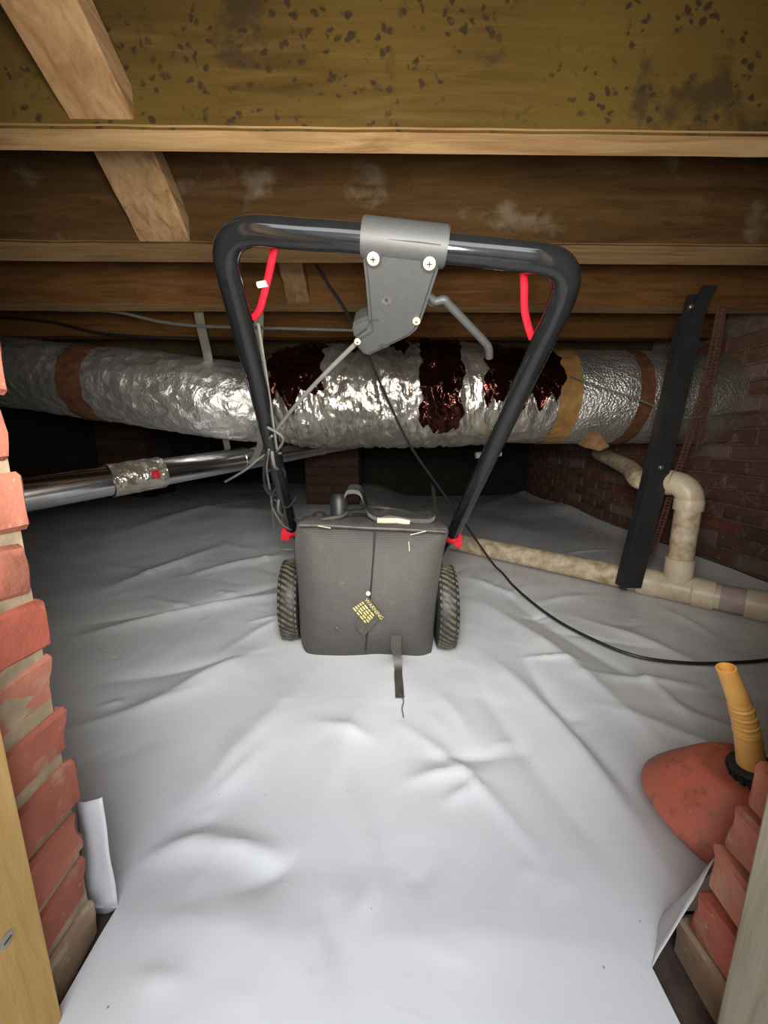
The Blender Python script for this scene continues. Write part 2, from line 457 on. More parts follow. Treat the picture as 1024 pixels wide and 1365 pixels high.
# ================================================================ VAPOUR BARRIER SHEET
EL, ER, YB = -.352, .310, .400
xs = np.unique(np.concatenate([np.arange(-2.58, -1.1, .03), np.arange(-1.1, 1.2, .0095), np.arange(1.2, 1.556, .03), [EL, ER]]))
ys = np.unique(np.concatenate([np.arange(.0, .30, .02), np.arange(.30, 1.25, .0075), np.arange(1.25, 2.2, .014), np.arange(2.2, 4.18, .05), [YB, .34, .392]]))
GX, GY = np.meshgrid(xs, ys)
folds = []                                   # (x0,y0,x1,y1,height,width): ridges and troughs of the loose sheet
def fpx(x0, y0, x1, y1, a, w_): A = atZ(x0, y0); B = atZ(x1, y1); folds.append((A.x, A.y, B.x, B.y, a, w_))
fpx(110, 845, 400, 790, .022, .035); fpx(120, 830, 400, 772, -.016, .030)
fpx(170, 725, 330, 690, .020, .05); fpx(230, 770, 395, 745, .016, .028); fpx(130, 790, 300, 735, .02, .045)
fpx(250, 700, 390, 708, .014, .03); fpx(270, 650, 360, 660, .03, .09); fpx(300, 870, 400, 815, .010, .02)
fpx(170, 960, 390, 850, .022, .05); fpx(330, 830, 395, 822, .008, .012); fpx(150, 905, 380, 862, -.012, .03)
fpx(660, 880, 925, 1215, .024, .032); fpx(690, 860, 930, 1150, -.020, .030); fpx(620, 870, 850, 1190, -.010, .035)
fpx(640, 800, 900, 1010, .018, .035); fpx(660, 780, 960, 960, -.012, .03); fpx(620, 770, 700, 800, .012, .02)
fpx(760, 820, 980, 905, .014, .03); fpx(840, 890, 930, 960, .012, .02); fpx(860, 800, 960, 850, .012, .02)
fpx(240, 1120, 380, 1135, .016, .018); fpx(190, 1140, 300, 1105, .012, .018); fpx(300, 1185, 400, 1130, -.012, .022)
fpx(430, 1255, 460, 1240, -.014, .03); fpx(540, 1040, 640, 1030, .012, .016); fpx(640, 1040, 590, 1070, .010, .012)
fpx(560, 1010, 700, 1000, -.008, .015); fpx(420, 960, 500, 985, .010, .02); fpx(500, 1150, 460, 1255, .008, .015)
fpx(170, 1300, 250, 1310, .012, .010); fpx(150, 1220, 420, 1262, .009, .03); fpx(420, 1262, 880, 1285, .009, .03)
fpx(560, 900, 640, 1000, .008, .03); fpx(480, 900, 430, 1060, .008, .03); fpx(400, 900, 200, 1110, .014, .05)
fpx(700, 670, 800, 700, .03, .12); fpx(620, 690, 740, 650, .03, .1); fpx(160, 690, 260, 660, .03, .1)
rr = random.Random(3)
for i in range(150):
    ang = rr.uniform(0, 2 * math.pi); r0 = rr.uniform(.15, 1.1); L = rr.uniform(.05, .4)
    cx, cy = -.06 + math.cos(ang) * (.3 + r0), 1.15 + math.sin(ang) * (.25 + r0)
    a2 = ang + rr.uniform(-.55, .55)
    if cy > .42 and not (abs(cx) < .38 and cy < .85 and i % 3): folds.append((cx, cy, cx + math.cos(a2) * L, cy + math.sin(a2) * L, rr.uniform(-.007, .011), rr.uniform(.006, .022)))
GZ = np.zeros_like(GX)
for x0, y0, x1, y1, a, w_ in folds:
    dx, dy = x1 - x0, y1 - y0; l2 = dx*dx + dy*dy + 1e-9; L = math.sqrt(l2)
    t = ((GX - x0) * dx + (GY - y0) * dy) / l2
    tc = np.clip(t, 0, 1)
    bend = .18 * L * (tc * (1 - tc)) * (1 if a > 0 else -1)
    px = x0 + dx * tc - dy / L * bend; py = y0 + dy * tc + dx / L * bend
    d = np.hypot(GX - px, GY - py)
    prof = np.exp(-np.abs(d / w_) ** 1.25)   # pointed ridge
    taper = np.clip(1.15 - np.abs(2 * tc - 1), .15, 1)
    GZ += a * prof * taper
def fbm(X, Y, sc, seed):                     # value noise by sums of rotated sines
    z = np.zeros_like(X); r = np.random.default_rng(seed)
    for k in range(9):
        th = r.uniform(0, math.pi); f_ = sc * r.uniform(.6, 1.8); ph = r.uniform(0, 6.28)
        z += np.sin((X * math.cos(th) + Y * math.sin(th)) * f_ + ph + 1.2 * np.sin((X * math.sin(th) - Y * math.cos(th)) * f_ * .6 + ph))
    return z / 9
GZ += .016 * fbm(GX, GY, 4.5, 1) + .0032 * fbm(GX, GY, 13, 2) + .0012 * np.abs(fbm(GX, GY, 30, 3)) * 2
for i in range(130):                          # short sharp crinkles
    cx = rr.uniform(-1.3, 1.2); cy = rr.uniform(.42, 1.9) if i < 100 else rr.uniform(.3, .5); a2 = rr.uniform(0, math.pi); L = rr.uniform(.02, .10)
    if cy < .42: cx = rr.uniform(-.3, .28)
    x1, y1 = cx + math.cos(a2) * L, cy + math.sin(a2) * L
    tc = np.clip(((GX - cx) * (x1 - cx) + (GY - cy) * (y1 - cy)) / (L * L), 0, 1)
    d = np.hypot(GX - cx - (x1 - cx) * tc, GY - cy - (y1 - cy) * tc)
    GZ += rr.uniform(-.0035, .005) * np.exp(-(d / rr.uniform(.006, .013))) * np.clip(1.1 - np.abs(2 * tc - 1), .1, 1)
GZ -= .004
def flat_near(x, y, r, lvl):                 # things press the sheet flat where they stand
    global GZ
    k = np.exp(-((GX - x)**2 + (GY - y)**2) / r**2); GZ = GZ * (1 - k) + lvl * k
for x, y in ((-.285, 1.075), (.165, 1.035)): flat_near(x, y, .10, 0.0)
for i in range(14):
    q = i / 13; flat_near(1.50 + (.30 - 1.50) * q, .98 + (2.11 - .98) * q, .12, 0.0)
flat_near(.52, .48, .13, 0.0)
for x in (-.20, -.10, 0, .08): flat_near(x, .97, .13, -.012)
for y in (.94, .88, .82): flat_near(.03, y, .05, -.004)
def sstep(v): v = np.clip(v, 0, 1); return v * v * (3 - 2 * v)
GZ += .13 * sstep((GY - 1.55) / 1.2) * sstep((.30 - GX) / .45)   # the ground climbs towards the back
GZ += .045 * np.exp(-((GX - 1.56) / .08) ** 2)           # turned up at the side wall
near = np.clip((.45 - GY) / .08, 0, 1); GZ = GZ * (1 - .6 * near) + near * .0
ny, nx = GX.shape
LIM = np.where(GY < .34, ER, np.where(GY < .392, ER + (GY - .34) * 1.04, 9))
GX = np.minimum(GX, LIM)                     # the sheet is cut along the hatch and slants out to the jamb corner
idx = np.arange(nx * ny).reshape(ny, nx)
keep = []
for j in range(ny - 1):
    ym = (ys[j] + ys[j+1]) / 2
    for i in range(nx - 1):
        xm = (xs[i] + xs[i+1]) / 2
        if ym < YB and xm < EL: continue
        if ym < .392 and xm > (ER if ym < .34 else ER + (ym - .34) * 1.04) + .02: continue
        keep.append((idx[j, i], idx[j, i+1], idx[j+1, i+1], idx[j+1, i]))
q = MB(); q.v = [Vector(t) for t in zip(GX.ravel().tolist(), GY.ravel().tolist(), GZ.ravel().tolist())]; q.f = [tuple(int(a) for a in t) for t in keep]
q.f = [t for t in q.f if max(abs(q.v[t[0]].x - q.v[t[1]].x), abs(q.v[t[3]].x - q.v[t[2]].x)) > 1e-6]
used = sorted({a for t in q.f for a in t}); remap = {a: i for i, a in enumerate(used)}
q.v = [q.v[a] for a in used]; q.f = [tuple(remap[a] for a in t) for t in q.f]
sheet = thing('vapor_barrier', 'wrinkled white plastic vapour barrier sheet covering the crawl space ground', 'plastic sheet', (0, .4, 0))
so = q.build('ground_sheet', M['sheet'], sheet, angle=180)
def sheet_z(x, y):
    i = min(int(np.searchsorted(xs, x)), nx - 1); j = min(int(np.searchsorted(ys, y)), ny - 1)
    return float(GZ[j, i])
def curved_patch(name, corners, mat, parent, thick=.0012, bend=(0, 0, 0), n=10):
    a, b, c_, d = [Vector(t) for t in corners]; bend = Vector(bend); P = []
    for i in range(n + 1):
        u = i / n; row = []
        for j in range(n + 1):
            v = j / n
            row.append(a.lerp(b, u).lerp(d.lerp(c_, u), v) + bend * (4 * u * (1 - u)) + Vector((0, 1, 0)) * .003 * nz(u * 3, v * 3, a.x * 9))
        P.append(row)
    o = MB().grid(P).build(name, mat, parent, angle=180)
    md = o.modifiers.new('thickness', 'SOLIDIFY'); md.thickness = thick
    return o
z0 = sheet_z(-.356, .41)
curved_patch('turned_up_flap', [(-.405, .41, z0 - .02), (-.352, .402, z0 - .002), atY(136, 1063, .425), atY(100, 1063, .43)], M['sheet'], sheet, bend=(0, -.006, 0))
curved_patch('turned_up_flap', [(.304, .338, -.018), (.355, .392, -.012), atY(967, 1146, .385), atY(953, 1144, .372)], M['sheet'], sheet, bend=(0, .004, 0))

# ================================================================ LAWN MOWER
mower = thing('lawn_mower', 'black and grey walk-behind lawn mower with a rear grass bag on the white sheet', 'lawn mower', (-.06, 1.10, 0))
HB = (atY(388, 706, 1.20) + atY(602, 718, 1.17)) / 2
TL = atY(303, 330, .63); TR = atY(752, 360, .60)
HN = (TR - TL).cross(HB - TL).normalized()
if HN.y < 0: HN = -HN                                  # points away from the camera
def hp(x, y, off=0.0): return atPlane(x, y, TL, HN) + HN * off
bar = [(389, 706), (378, 660), (345, 520), (322, 430), (307, 372), (302, 346), (306, 325), (320, 312), (345, 308), (400, 312), (478, 318), (600, 332), (690, 341), (725, 346), (745, 354), (755, 370), (752, 392), (741, 420), (717, 470), (660, 592), (612, 694), (603, 714)]
hpts = smooth_path([hp(*q) for q in bar], 6)
TUBE_R = .0195
MB().tube(hpts, TUBE_R, 20).build('handle_tube', M['black_paint'], mower, angle=60)
# lower handle stubs reaching the deck
for (x, y), ex in (((389, 706), -.255), ((603, 714), .150)):
    a = hp(x, y); b = Vector((ex, a.y + .10, .16))
    MB().tube([a + (a - b) * .12, a, b], .015, 14).build('lower_handle', M['black_paint'], mower)
    k = a + Vector((0, 0, -.004)); sd = -1 if x < 500 else 1
    ax = Vector((sd, -.35, 0)).normalized()
    kn = MB().lathe(k, ax, [(-.020, .017), (-.010, .021), (.012, .021), (.022, .015)], 16)
    kn.prism([k + Vector((sd * .012 - .010, -.02, .030)), k + Vector((sd * .012 + .010, -.02, .030)), k + Vector((sd * .016 + .012, -.02, -.03)), k + Vector((sd * .02 - .014, -.02, -.026))], (0, .02, 0))
    kn.build('clamp_knob', M['red'], mower, bevel=.003)
# operator bail
bl = [(330, 438), (338, 428), (344, 408), (351, 378), (357, 350), (366, 334), (384, 326), (440, 320), (600, 337), (670, 346), (690, 353), (699, 368), (702, 395), (702, 425), (706, 447), (712, 466)]
MB().tube(smooth_path([hp(x, y, .035) for x, y in bl], 6), .0062, 12).build('bail_bar', M['red'], mower)
c_ = hp(347, 394, .03)
MB().tube([c_ + Vector((-.012, 0, .002)), c_ + Vector((.004, -.004, .003))], .005, 8).build('bail_pin', M['white_plastic'], mower)
# switch box
poly = [(483, 303), (520, 302), (560, 305), (595, 310), (593, 326), (569, 400), (562, 420), (556, 431), (547, 439), (490, 467), (472, 446), (495, 429), (494, 420), (490, 370), (485, 325)]
BOXF = -.024                                            # front face stands proud of the tube
sb = MB().prism([hp(x, y, BOXF) for x, y in poly], HN * .055).build('switch_box', M['grey_plastic'], mower, bevel=.006, bseg=3)
a, b = hp(483, 317), hp(596, 330)
rings = [a + (b - a) * (i / 8) for i in range(9)]
MB().tube(rings, TUBE_R + .007, 24).build('bar_sleeve', M['grey_plastic'], sb, bevel=.002)
hd = (hp(560, 380) - hp(500, 380)).normalized(); vd = HN.cross(hd).normalized()
for x, y, r in ((500.5, 334, .0088), (573.5, 340, .0088), (556.5, 416.5, .0062), (479.5, 444, .0056)):
    k = hp(x, y, BOXF - .0005)
    if r > .008:
        MB().lathe(k, -HN, [(-.003, .0125), (.0012, .0125), (.0012, .0105), (.0002, .0100)], 24).build('screw_recess', M['dark_plastic'], sb)
    sc = MB().lathe(k, -HN, [(0, r), (.0022, r), (.0034, r * .75)], 20).build('screw', M['screw'], sb)
    mm = MB()
    for d1, d2 in ((hd, vd), (vd, hd)):
        c0 = k - HN * .0033
        mm.prism([c0 + d1 * r * .42 + d2 * r * .10, c0 - d1 * r * .42 + d2 * r * .10, c0 - d1 * r * .42 - d2 * r * .10, c0 + d1 * r * .42 - d2 * r * .10], -HN * .0004)
    mm.build('screw_slot', M['iron'], sc, smooth=False)
k = hp(517.5, 388.5, BOXF - .0003)
kh = MB().lathe(k, -HN, [(-.002, .0072), (.0012, .0072), (.0012, .0055)], 20).build('key_bezel', M['dusty_plastic'], sb)
MB().lathe(k - HN * .0012, -HN, [(0, .0035), (.0006, .0035)], 4).build('key_slot', M['iron'], kh)
MB().prism([hp(x, y, BOXF - .0003) for x, y in ((506, 450), (511, 447), (521, 450), (514, 453))], -HN * .0006).build('vent_slot', M['iron'], sb, smooth=False)
MB().prism([hp(x, y, BOXF - .0003) for x, y in ((495, 415.4), (507, 415.0), (507, 416.6), (495, 417.0))], -HN * .0006).build('seam_slot', M['iron'], sb, smooth=False)
# small side boss left of the box where the cable leaves
MB().prism([hp(x, y, -.012) for x, y in ((470, 430), (474, 424), (496, 416), (497, 430), (474, 448))], HN * .04).build('cable_boss', M['grey_plastic'], sb, bevel=.004)
# throttle lever
lv = [(566, 404), (571, 400), (580, 407), (592, 405), (600, 413), (626, 440), (646, 461), (652, 470), (653, 482)]
lev = MB().tube(smooth_path([hp(x, y, .012) for x, y in lv], 5), .0068, 10)
lev.build('lever_arm', M['grey_plastic'], mower)
lv2 = [(570, 408), (578, 411), (592, 405)]
MB().tube(smooth_path([hp(x, y, .014) for x, y in lv2], 5), .0045, 8).build('lever_loop', M['grey_plastic'], mower)
# control cable and wires wound round the left tube
cb = [(480, 451), (440, 490), (405, 527), (378, 560), (364, 585)]
pp = [hp(x, y, -.005) for x, y in cb] + [hp(370, 610, -.028), hp(376, 640, .02), hp(374, 668, -.027), hp(384, 690, .0)]
MB().tube(smooth_path(pp, 8), .0042, 8).build('control_cable', M['cable_grey'], mower)
MB().tube(smooth_path([hp(340, 440, .02), hp(352, 500, .012), hp(366, 560, -.01), hp(372, 590, -.02)], 6), .0028, 6).build('brake_wire', M['strap_metal'], mower)
for k, pts in enumerate([
    [(362, 590), (358, 620), (363, 660), (366, 700), (375, 722), (392, 727)],
    [(372, 575), (358, 600), (356, 640), (376, 662), (392, 690), (420, 697)],
    [(376, 600), (352, 606), (330, 618), (303, 636)],
    [(355, 625), (372, 618), (380, 632), (364, 650), (354, 640)],
    [(360, 560), (380, 578), (366, 600), (354, 590), (366, 572)],
    [(366, 664), (385, 668), (396, 658)],
    [(372, 640), (362, 668), (378, 690), (390, 700)]]):
    MB().tube(smooth_path([hp(x, y, -.022 + .006 * ((k * 3 + i) % 4)) for i, (x, y) in enumerate(pts)], 7), .003 + .0007 * (k % 2), 7).build('wire', M['cable_grey'] if k % 2 == 0 else M['cable'], mower)

# grass bag
out = [(396, 698), (392, 730), (397, 780), (399, 820), (401, 848), (406, 866), (418, 876), (445, 879), (480, 877), (505, 874), (540, 878), (562, 880), (573, 874), (577, 856), (580, 820), (585, 780), (592, 735), (598, 707), (585, 703), (540, 702), (490, 700), (440, 697), (410, 695)]
def bagY(y): return .985 - .035 * math.sin(min(1, max(0, (y - 695) / 185)) * math.pi) - .012 * (y - 695) / 185
O = smooth_path([Vector((x, y, 0)) for x, y in out] + [Vector((*out[0], 0))], 5)[:-1]
cx, cy = 490, 790
def bagpt(x, y, dy): return atY(x, y, bagY(y) + dy)
P = []
for s_ in [0.02, .2, .4, .55, .7, .8, .88, .94, .98, 1.0]:
    dep = .050 * max(0, (s_ - .55) / .45) ** 2.6
    P.append([bagpt(cx + (q.x - cx) * s_, cy + (q.y - cy) * s_, dep - .004 * math.cos(s_ * 3) + .004 * nz(q.x * .02 * s_, q.y * .02 * s_)) for q in O])
last = [Vector(v) for v in P[-1]]
cen = sum(last, Vector()) / len(last)
for dep, sc in ((.03, 1.0), (.10, 1.0), (.15, .96), (.18, .88)):
    P.append([cen + (v - cen) * sc + Vector((0, dep, 0)) for v in last])
q = MB(); n = len(O)
for row in P: q.v += row
for i in range(len(P) - 1):
    for j in range(n): q.f.append((i*n+j, i*n+(j+1) % n, (i+1)*n+(j+1) % n, (i+1)*n+j))
q.f.append(tuple(range(n))); q.f.append(tuple(reversed(range((len(P)-1)*n, len(P)*n))))
bag = q.build('grass_bag', M['bag'], mower, angle=70)
def bagsurf(x, y, off=-.004):                           # a point on the front of the bag
    best = 1
    return bagpt(x, y, -.004 * math.cos(.3) - .002 + off)
MB().tube([bagsurf(x, y, .0) for x, y in ((500, 706), (498, 740), (495, 780), (492, 815), (489, 850), (487, 868))], .0022, 8).build('seam', M['dark_plastic'], bag)
MB().tube(smooth_path([bagpt(x, y, .012) for x, y in ((399, 700), (440, 701), (490, 704), (540, 706), (594, 709))], 5), .005, 8).build('top_binding', M['dusty_plastic'], bag)
# warning tag
tl, tr, br, bl_ = (490, 795), (511, 820), (485, 848), (473.5, 836)
MB().prism([bagsurf(*t, -.010) for t in (tl, tr, br, bl_)], (0, .002, 0)).build('warning_tag', M['tag_dark'], bag, smooth=False)
A_, B_, D_ = bagsurf(*tl, -.0112), bagsurf(*tr, -.0112), bagsurf(*bl_, -.0112)
ex = (B_ - A_); wtag = ex.length; ex.normalize(); ey = (A_ - D_); htag = ey.length; ey = (ey - ex * ey.dot(ex)).normalized(); ez = ex.cross(ey)
def text_mesh(name, body, size, origin, mat, parent):
    cu = bpy.data.curves.new(name, 'FONT'); cu.body = body; cu.size = size; cu.extrude = .0002
    t = bpy.data.objects.new(name, cu); col.objects.link(t)
    bpy.context.view_layer.update()
    me = bpy.data.meshes.new_from_object(t.evaluated_get(bpy.context.evaluated_depsgraph_get()))
    bpy.data.objects.remove(t)
    R = Matrix((ex, ey, ez)).transposed().to_4x4()
    me.transform(R); me.materials.clear(); me.materials.append(mat); me.name = name
    return place(bpy.data.objects.new(name, me), origin, parent)
text_mesh('warning_text', 'WARNING', .0148, A_ + ex * .003 - ey * .0135, M['tag_yellow'], bag)
mm = MB()
for r in range(5):
    x = .004
    while x < wtag - .010 - .002 * r:
        L = random.uniform(.006, .015); L = min(L, wtag - .006 - x)
        o0 = A_ + ex * x - ey * (.019 + r * .0072)
        mm.prism([o0, o0 + ex * L, o0 + ex * L - ey * .0042, o0 - ey * .0042], ez * .0003); x += L + .0028
mm.build('print_lines', M['tag_yellow'], bag, smooth=False)
MB().lathe(bagsurf(491, 791, -.008), (0, -1, 0), [(0, .006), (.002, .006), (.003, .003)], 12).build('tag_eyelet', M['white_plastic'], bag)
# loose strap
st = [bagsurf(528, 846, -.006), bagsurf(528, 862, -.012), bagsurf(530, 874, -.018)]
tail = [] + [Vector((v.x, v.y, sheet_z(v.x, v.y) + .006)) for v in (atZ(531, 889, .004), atZ(531, 898, .004), atZ(532, 910, .004), atZ(533, 928, .004))]
P = []
for i, v in enumerate(smooth_path(st + tail, 5)):
    hw = .0135 if i < 9 else .0105
    P.append([v + Vector((-hw, -.003, 0)), v + Vector((hw, -.003, 0)), v + Vector((hw, .0, 0)), v + Vector((-hw, 0, 0)), v + Vector((-hw, -.003, 0))])
MB().grid(P).build('strap', M['tag_dark'], bag, angle=60)
MB().tube(smooth_path([Vector((v.x, v.y, sheet_z(v.x, v.y) + .006)) for v in (atZ(533, 926), atZ(538, 935), atZ(536, 945), atZ(538, 957))], 5), .0013, 6).build('loose_thread', M['cable_grey'], bag)
MB().lathe(bagsurf(449, 838, -.002), (0, -1, 0), [(0, .006), (.001, .005), (.0015, .002)], 7).build('hole_patch', M['tag_dark'], bag)
for (x0, y0, x1, y1) in ((424, 701, 441, 704), (547, 713, 568, 708), (545, 722, 546, 735)):
    MB().tube([bagsurf(x0, y0, -.006), bagsurf(x1, y1, -.006)], .0012, 5).build('grass_stalk', M['straw'], bag)

# wheels
def wheel(name, c, r, w_, yaw, mat_hub):
    ax = Vector((math.cos(yaw), math.sin(yaw), 0))
    prof = [(-w_/2, r*.62), (-w_/2, r*.86), (-w_*.46, r*.93), (-w_*.34, r*.975), (w_*.34, r*.975), (w_*.46, r*.93), (w_/2, r*.86), (w_/2, r*.62)]
    o = MB().lathe(c, ax, prof, 40).build(name, M['dark_plastic'], mower)
    N = Vector((0, 0, 1)); B = ax.cross(N); tr_ = MB()
    for k in range(40):
        a = 2 * math.pi * k / 40; da = .20
        for s0, s1, off in ((-.44, 0.0, 0), (0.0, .44, .0)):
            quad = []
            for u, aa in ((s0, a + off), (s1, a + da * (s1 - s0) * 1.6 + off), (s1, a + da * (s1 - s0) * 1.6 + .075), (s0, a + .075)):
                rr_ = r * (1.0 if abs(u) < .4 else .965)
                quad.append((u, aa, rr_))
            top = [Vector(c) + ax * (u * w_) + (N * math.cos(t) + B * math.sin(t)) * R_ for u, t, R_ in quad]
            bot = [Vector(c) + ax * (u * w_) + (N * math.cos(t) + B * math.sin(t)) * (R_ - r * .05) for u, t, R_ in quad]
            tr_.add(top + bot, [(0, 1, 2, 3), (4, 7, 6, 5), (0, 4, 5, 1), (1, 5, 6, 2), (2, 6, 7, 3), (3, 7, 4, 0)])
    t = tr_.build('tread', M['rubber'], o, smooth=False); t['kind'] = 'stuff'
    for sgn in (-1, 1):
        MB().lathe(Vector(c) + ax * (sgn * w_ * .42), ax * sgn, [(-.01, r*.63), (0, r*.63), (.003, r*.5), (.002, r*.25), (.012, r*.2), (.014, r*.08)], 28).build('hub', mat_hub, o)
    return o
wheel('rear_wheel', (-.280, 1.105, .122), .122, .056, .10, M['dark_plastic'])
wheel('rear_wheel', (.178, 1.055, .122), .122, .056, -.04, M['dark_plastic'])
wheel('front_wheel', (-.235, 1.60, .088), .088, .045, .0, M['dark_plastic'])
wheel('front_wheel', (.175, 1.58, .088), .088, .045, .0, M['dark_plastic'])
MB().tube([(-.280, 1.105, .122), (.178, 1.055, .122)], .008, 10).build('axle', M['iron'], mower)
# deck and motor housing
def rbox(lo, hi, bev, name, mat, parent, seg=4):
    return MB().box(lo, hi).build(name, mat, parent, bevel=bev, bseg=seg, angle=60)
rbox((-.215, 1.19, .055), (.150, 1.70, .175), .05, 'deck', M['dusty_plastic'], mower)
rbox((-.175, 1.25, .16), (.115, 1.60, .30), .06, 'motor_cover', M['dark_plastic'], mower)
for i in range(5):
    rbox((-.13, 1.33 + i * .045, .296), (.07, 1.352 + i * .045, .306), .003, 'vent_rib', M['dark_plastic'], mower, 2)
# rear chute door: a bent U of dusty plastic lying on the bag
door = [(459, 663), (464, 656), (478, 657), (484, 668), (490, 684), (503, 692), (520, 690), (550, 694), (574, 694), (581, 684), (580, 655)]
dp = [atY(x, y, 1.10 - .02 * (y > 670)) for x, y in door]
P = [[v + Vector((0, d, h)) for d, h in ((0, .006), (.0, -.006), (.085, .0), (.085, .012), (0, .006))] for v in smooth_path(dp, 4)]
dr = MB().grid(P).build('chute_door', M['dusty_plastic'], mower, angle=50)
MB().tube([atY(503, 694, 1.075), atY(530, 694, 1.075), atY(546, 697, 1.075)], .0085, 10).build('door_handle', M['straw'], dr)
MB().tube(smooth_path([atY(462, 678, 1.10), atY(500, 676, 1.16), atY(540, 682, 1.16), atY(570, 690, 1.11)], 5), .007, 10).build('door_rod', M['iron'], dr)
MB().lathe(atY(426, 690, 1.13), (0, 0, 1), [(-.02, .020), (.008, .022), (.016, .016)], 14).build('deck_knob', M['dark_plastic'], mower)
MB().lathe(atY(452, 672, 1.17), (0, 0, 1), [(-.05, .026), (.015, .028), (.03, .018)], 14).build('fuel_cap', M['dark_plastic'], mower)
MB().tube(smooth_path([atY(408, 697, 1.10), atY(430, 693, 1.08), atY(456, 688, 1.09), atY(465, 680, 1.12)], 5), .006, 8).build('bag_hook', M['dusty_plastic'], mower)

# ================================================================ FOIL DUCTS
def duct_surface(path, rad, n_a, disp):
    P = []; pts = path; m_ = len(pts); U = []
    L = 0
    for i in range(m_):
        if i: L += (pts[i] - pts[i-1]).length
        T = (pts[min(i+1, m_-1)] - pts[max(i-1, 0)]).normalized()
        N = (Vector((0, 0, 1)) - T * T.z).normalized(); B = T.cross(N)
        row = []
        for k in range(n_a):
            a = 2 * math.pi * k / n_a
            r = rad(L) + disp(L, a)
            row.append(pts[i] + (N * math.cos(a) + B * math.sin(a)) * r)
        P.append(row)
    return P
def tube_grid(P, rows=None, a_range=None, push=0.0, cen=None):
    q = MB(); n = len(P[0]); q.v = [v for r in P for v in r]
    for i in range(len(P) - 1):
        for k in range(n): q.f.append((i*n+k, i*n+(k+1) % n, (i+1)*n+(k+1) % n, (i+1)*n+k))
    return q
def ridged(x, y, z): return 1 - 2 * abs(noise.noise((x, y, z)))
def crumple(amp, fl, fa, seed, ring=0.0):
    def d(L, a):
        ca, sa = math.cos(a), math.sin(a)
        v = amp * (ridged(L * fl, ca * fa, sa * fa + seed) * .6 + .4 * ridged(L * fl * 2.3, ca * fa * 2.1 + 7, sa * fa * 2.1 + seed))
        v += amp * .45 * ridged(L * fl * 5, ca * fa * 4, sa * fa * 4 + seed * 2)
        if ring: v += ring * ridged(L * 26 + 1.2 * ca, ca * .8, sa * .8 + seed)
        return v
    return d
def resample(path, step):
    out = [path[0]]; acc = 0
    for i in range(1, len(path)):
        a, b = path[i-1], path[i]; d = (b - a).length; s_ = step - acc
        while s_ <= d: out.append(a.lerp(b, s_ / d)); s_ += step
        acc = (acc + d) % step if d + acc >= step else acc + d
    return out
def shell(P, i0, i1, k0, k1, out_, cenp, jag=0.0, seed=0):
    # a thin layer lying on rows i0..i1 and angle steps k0..k1 of a duct surface
    rows = []; n = len(P[0])
    for i in range(i0, i1 + 1):
        c0 = cenp[i]; row = []
        for k in range(k0, k1 + 1):
            v = P[i % len(P)][k % n]; d = (v - c0).normalized()
            row.append(v + d * (out_ + (jag * nz(i * .35 + seed, k * .35) if jag else 0)))
        rows.append(row)
    return rows

# left length of flexible duct
pl = [atY(-170, 485, 1.86), atY(0, 496, 1.80), atY(100, 508, 1.77), atY(200, 520, 1.74), atY(290, 533, 1.74), atY(350, 540, 1.80)]
pathL = resample(smooth_path(pl, 14), .011)
radL = lambda L: .128 + .030 * min(1, L / 1.6)
PL = duct_surface(pathL, radL, 110, crumple(.0085, 4.5, 2.2, 3.0))
ductL = thing('flexible_duct', 'silver foil flexible duct with one brown tape band, slung below the joists', 'duct', pathL[len(pathL)//2])
tube_grid(PL).build('foil_jacket', M['foil'], ductL, angle=180)
def row_at_px(path, x):
    def px(v):
        v = v - Vector((0, .15, 0)); z = v.y * CP - (v.z - CAM_H) * SP; return 512 + F * v.x / z
    return min(range(len(path)), key=lambda i: abs(px(path[i]) - x))
def band(path, P, x0, x1, mat, parent, name='tape_band', out_=.0035, k0=0, k1=None, jag=0.0, seed=0):
    i0, i1 = row_at_px(path, x0), row_at_px(path, x1); i1 = max(i1, i0 + 2)
    o = MB().grid(shell(P, i0, i1, k0, k1 if k1 is not None else len(P[0]), out_, path, jag, seed)).build(name, mat, parent, angle=180)
    return o
band(pathL, PL, 80, 112, M['tape_brown'], ductL)

# main trunk
pt = [atY(335, 540, 1.92), atY(400, 532, 1.90), atY(500, 529, 1.88), atY(600, 528, 1.87), atY(700, 530, 1.87), atY(800, 531, 1.88), atY(900, 532, 1.90), atY(945, 533, 1.92)]
pathT = resample(smooth_path(pt, 12), .009)
TL_ = len(pathT) * .009
radT = lambda L: (.150 + .068 * min(1, L / .30)) - (.012 if L > 1.15 else 0)
def dispT(L, a):
    w1 = max(0, min(1, (1.15 - L) / .2)); c0 = crumple(.011, 6, 1.6, 9.0, .011)(L, a); c1 = crumple(.004, 6, 3, 4.0)(L, a)
    return c0 * w1 + c1 * (1 - w1)
PT = duct_surface(pathT, radT, 140, dispT)
ductT = thing('trunk_duct', 'wide creased foil duct with dark mirror patches and tan tape, hung behind the mower handle', 'duct', pathT[len(pathT)//2])
isp = row_at_px(pathT, 742)
tube_grid(PT[:isp + 1]).build('foil_jacket', M['foil_trunk'], ductT, angle=180)
tube_grid(PT[isp:]).build('scrim_jacket', M['foil_bubble'], ductT, angle=180)
band(pathT, PT, 738, 766, M['tape_tan'], ductT)
band(pathT, PT, 838, 858, M['tape_brown'], ductT)
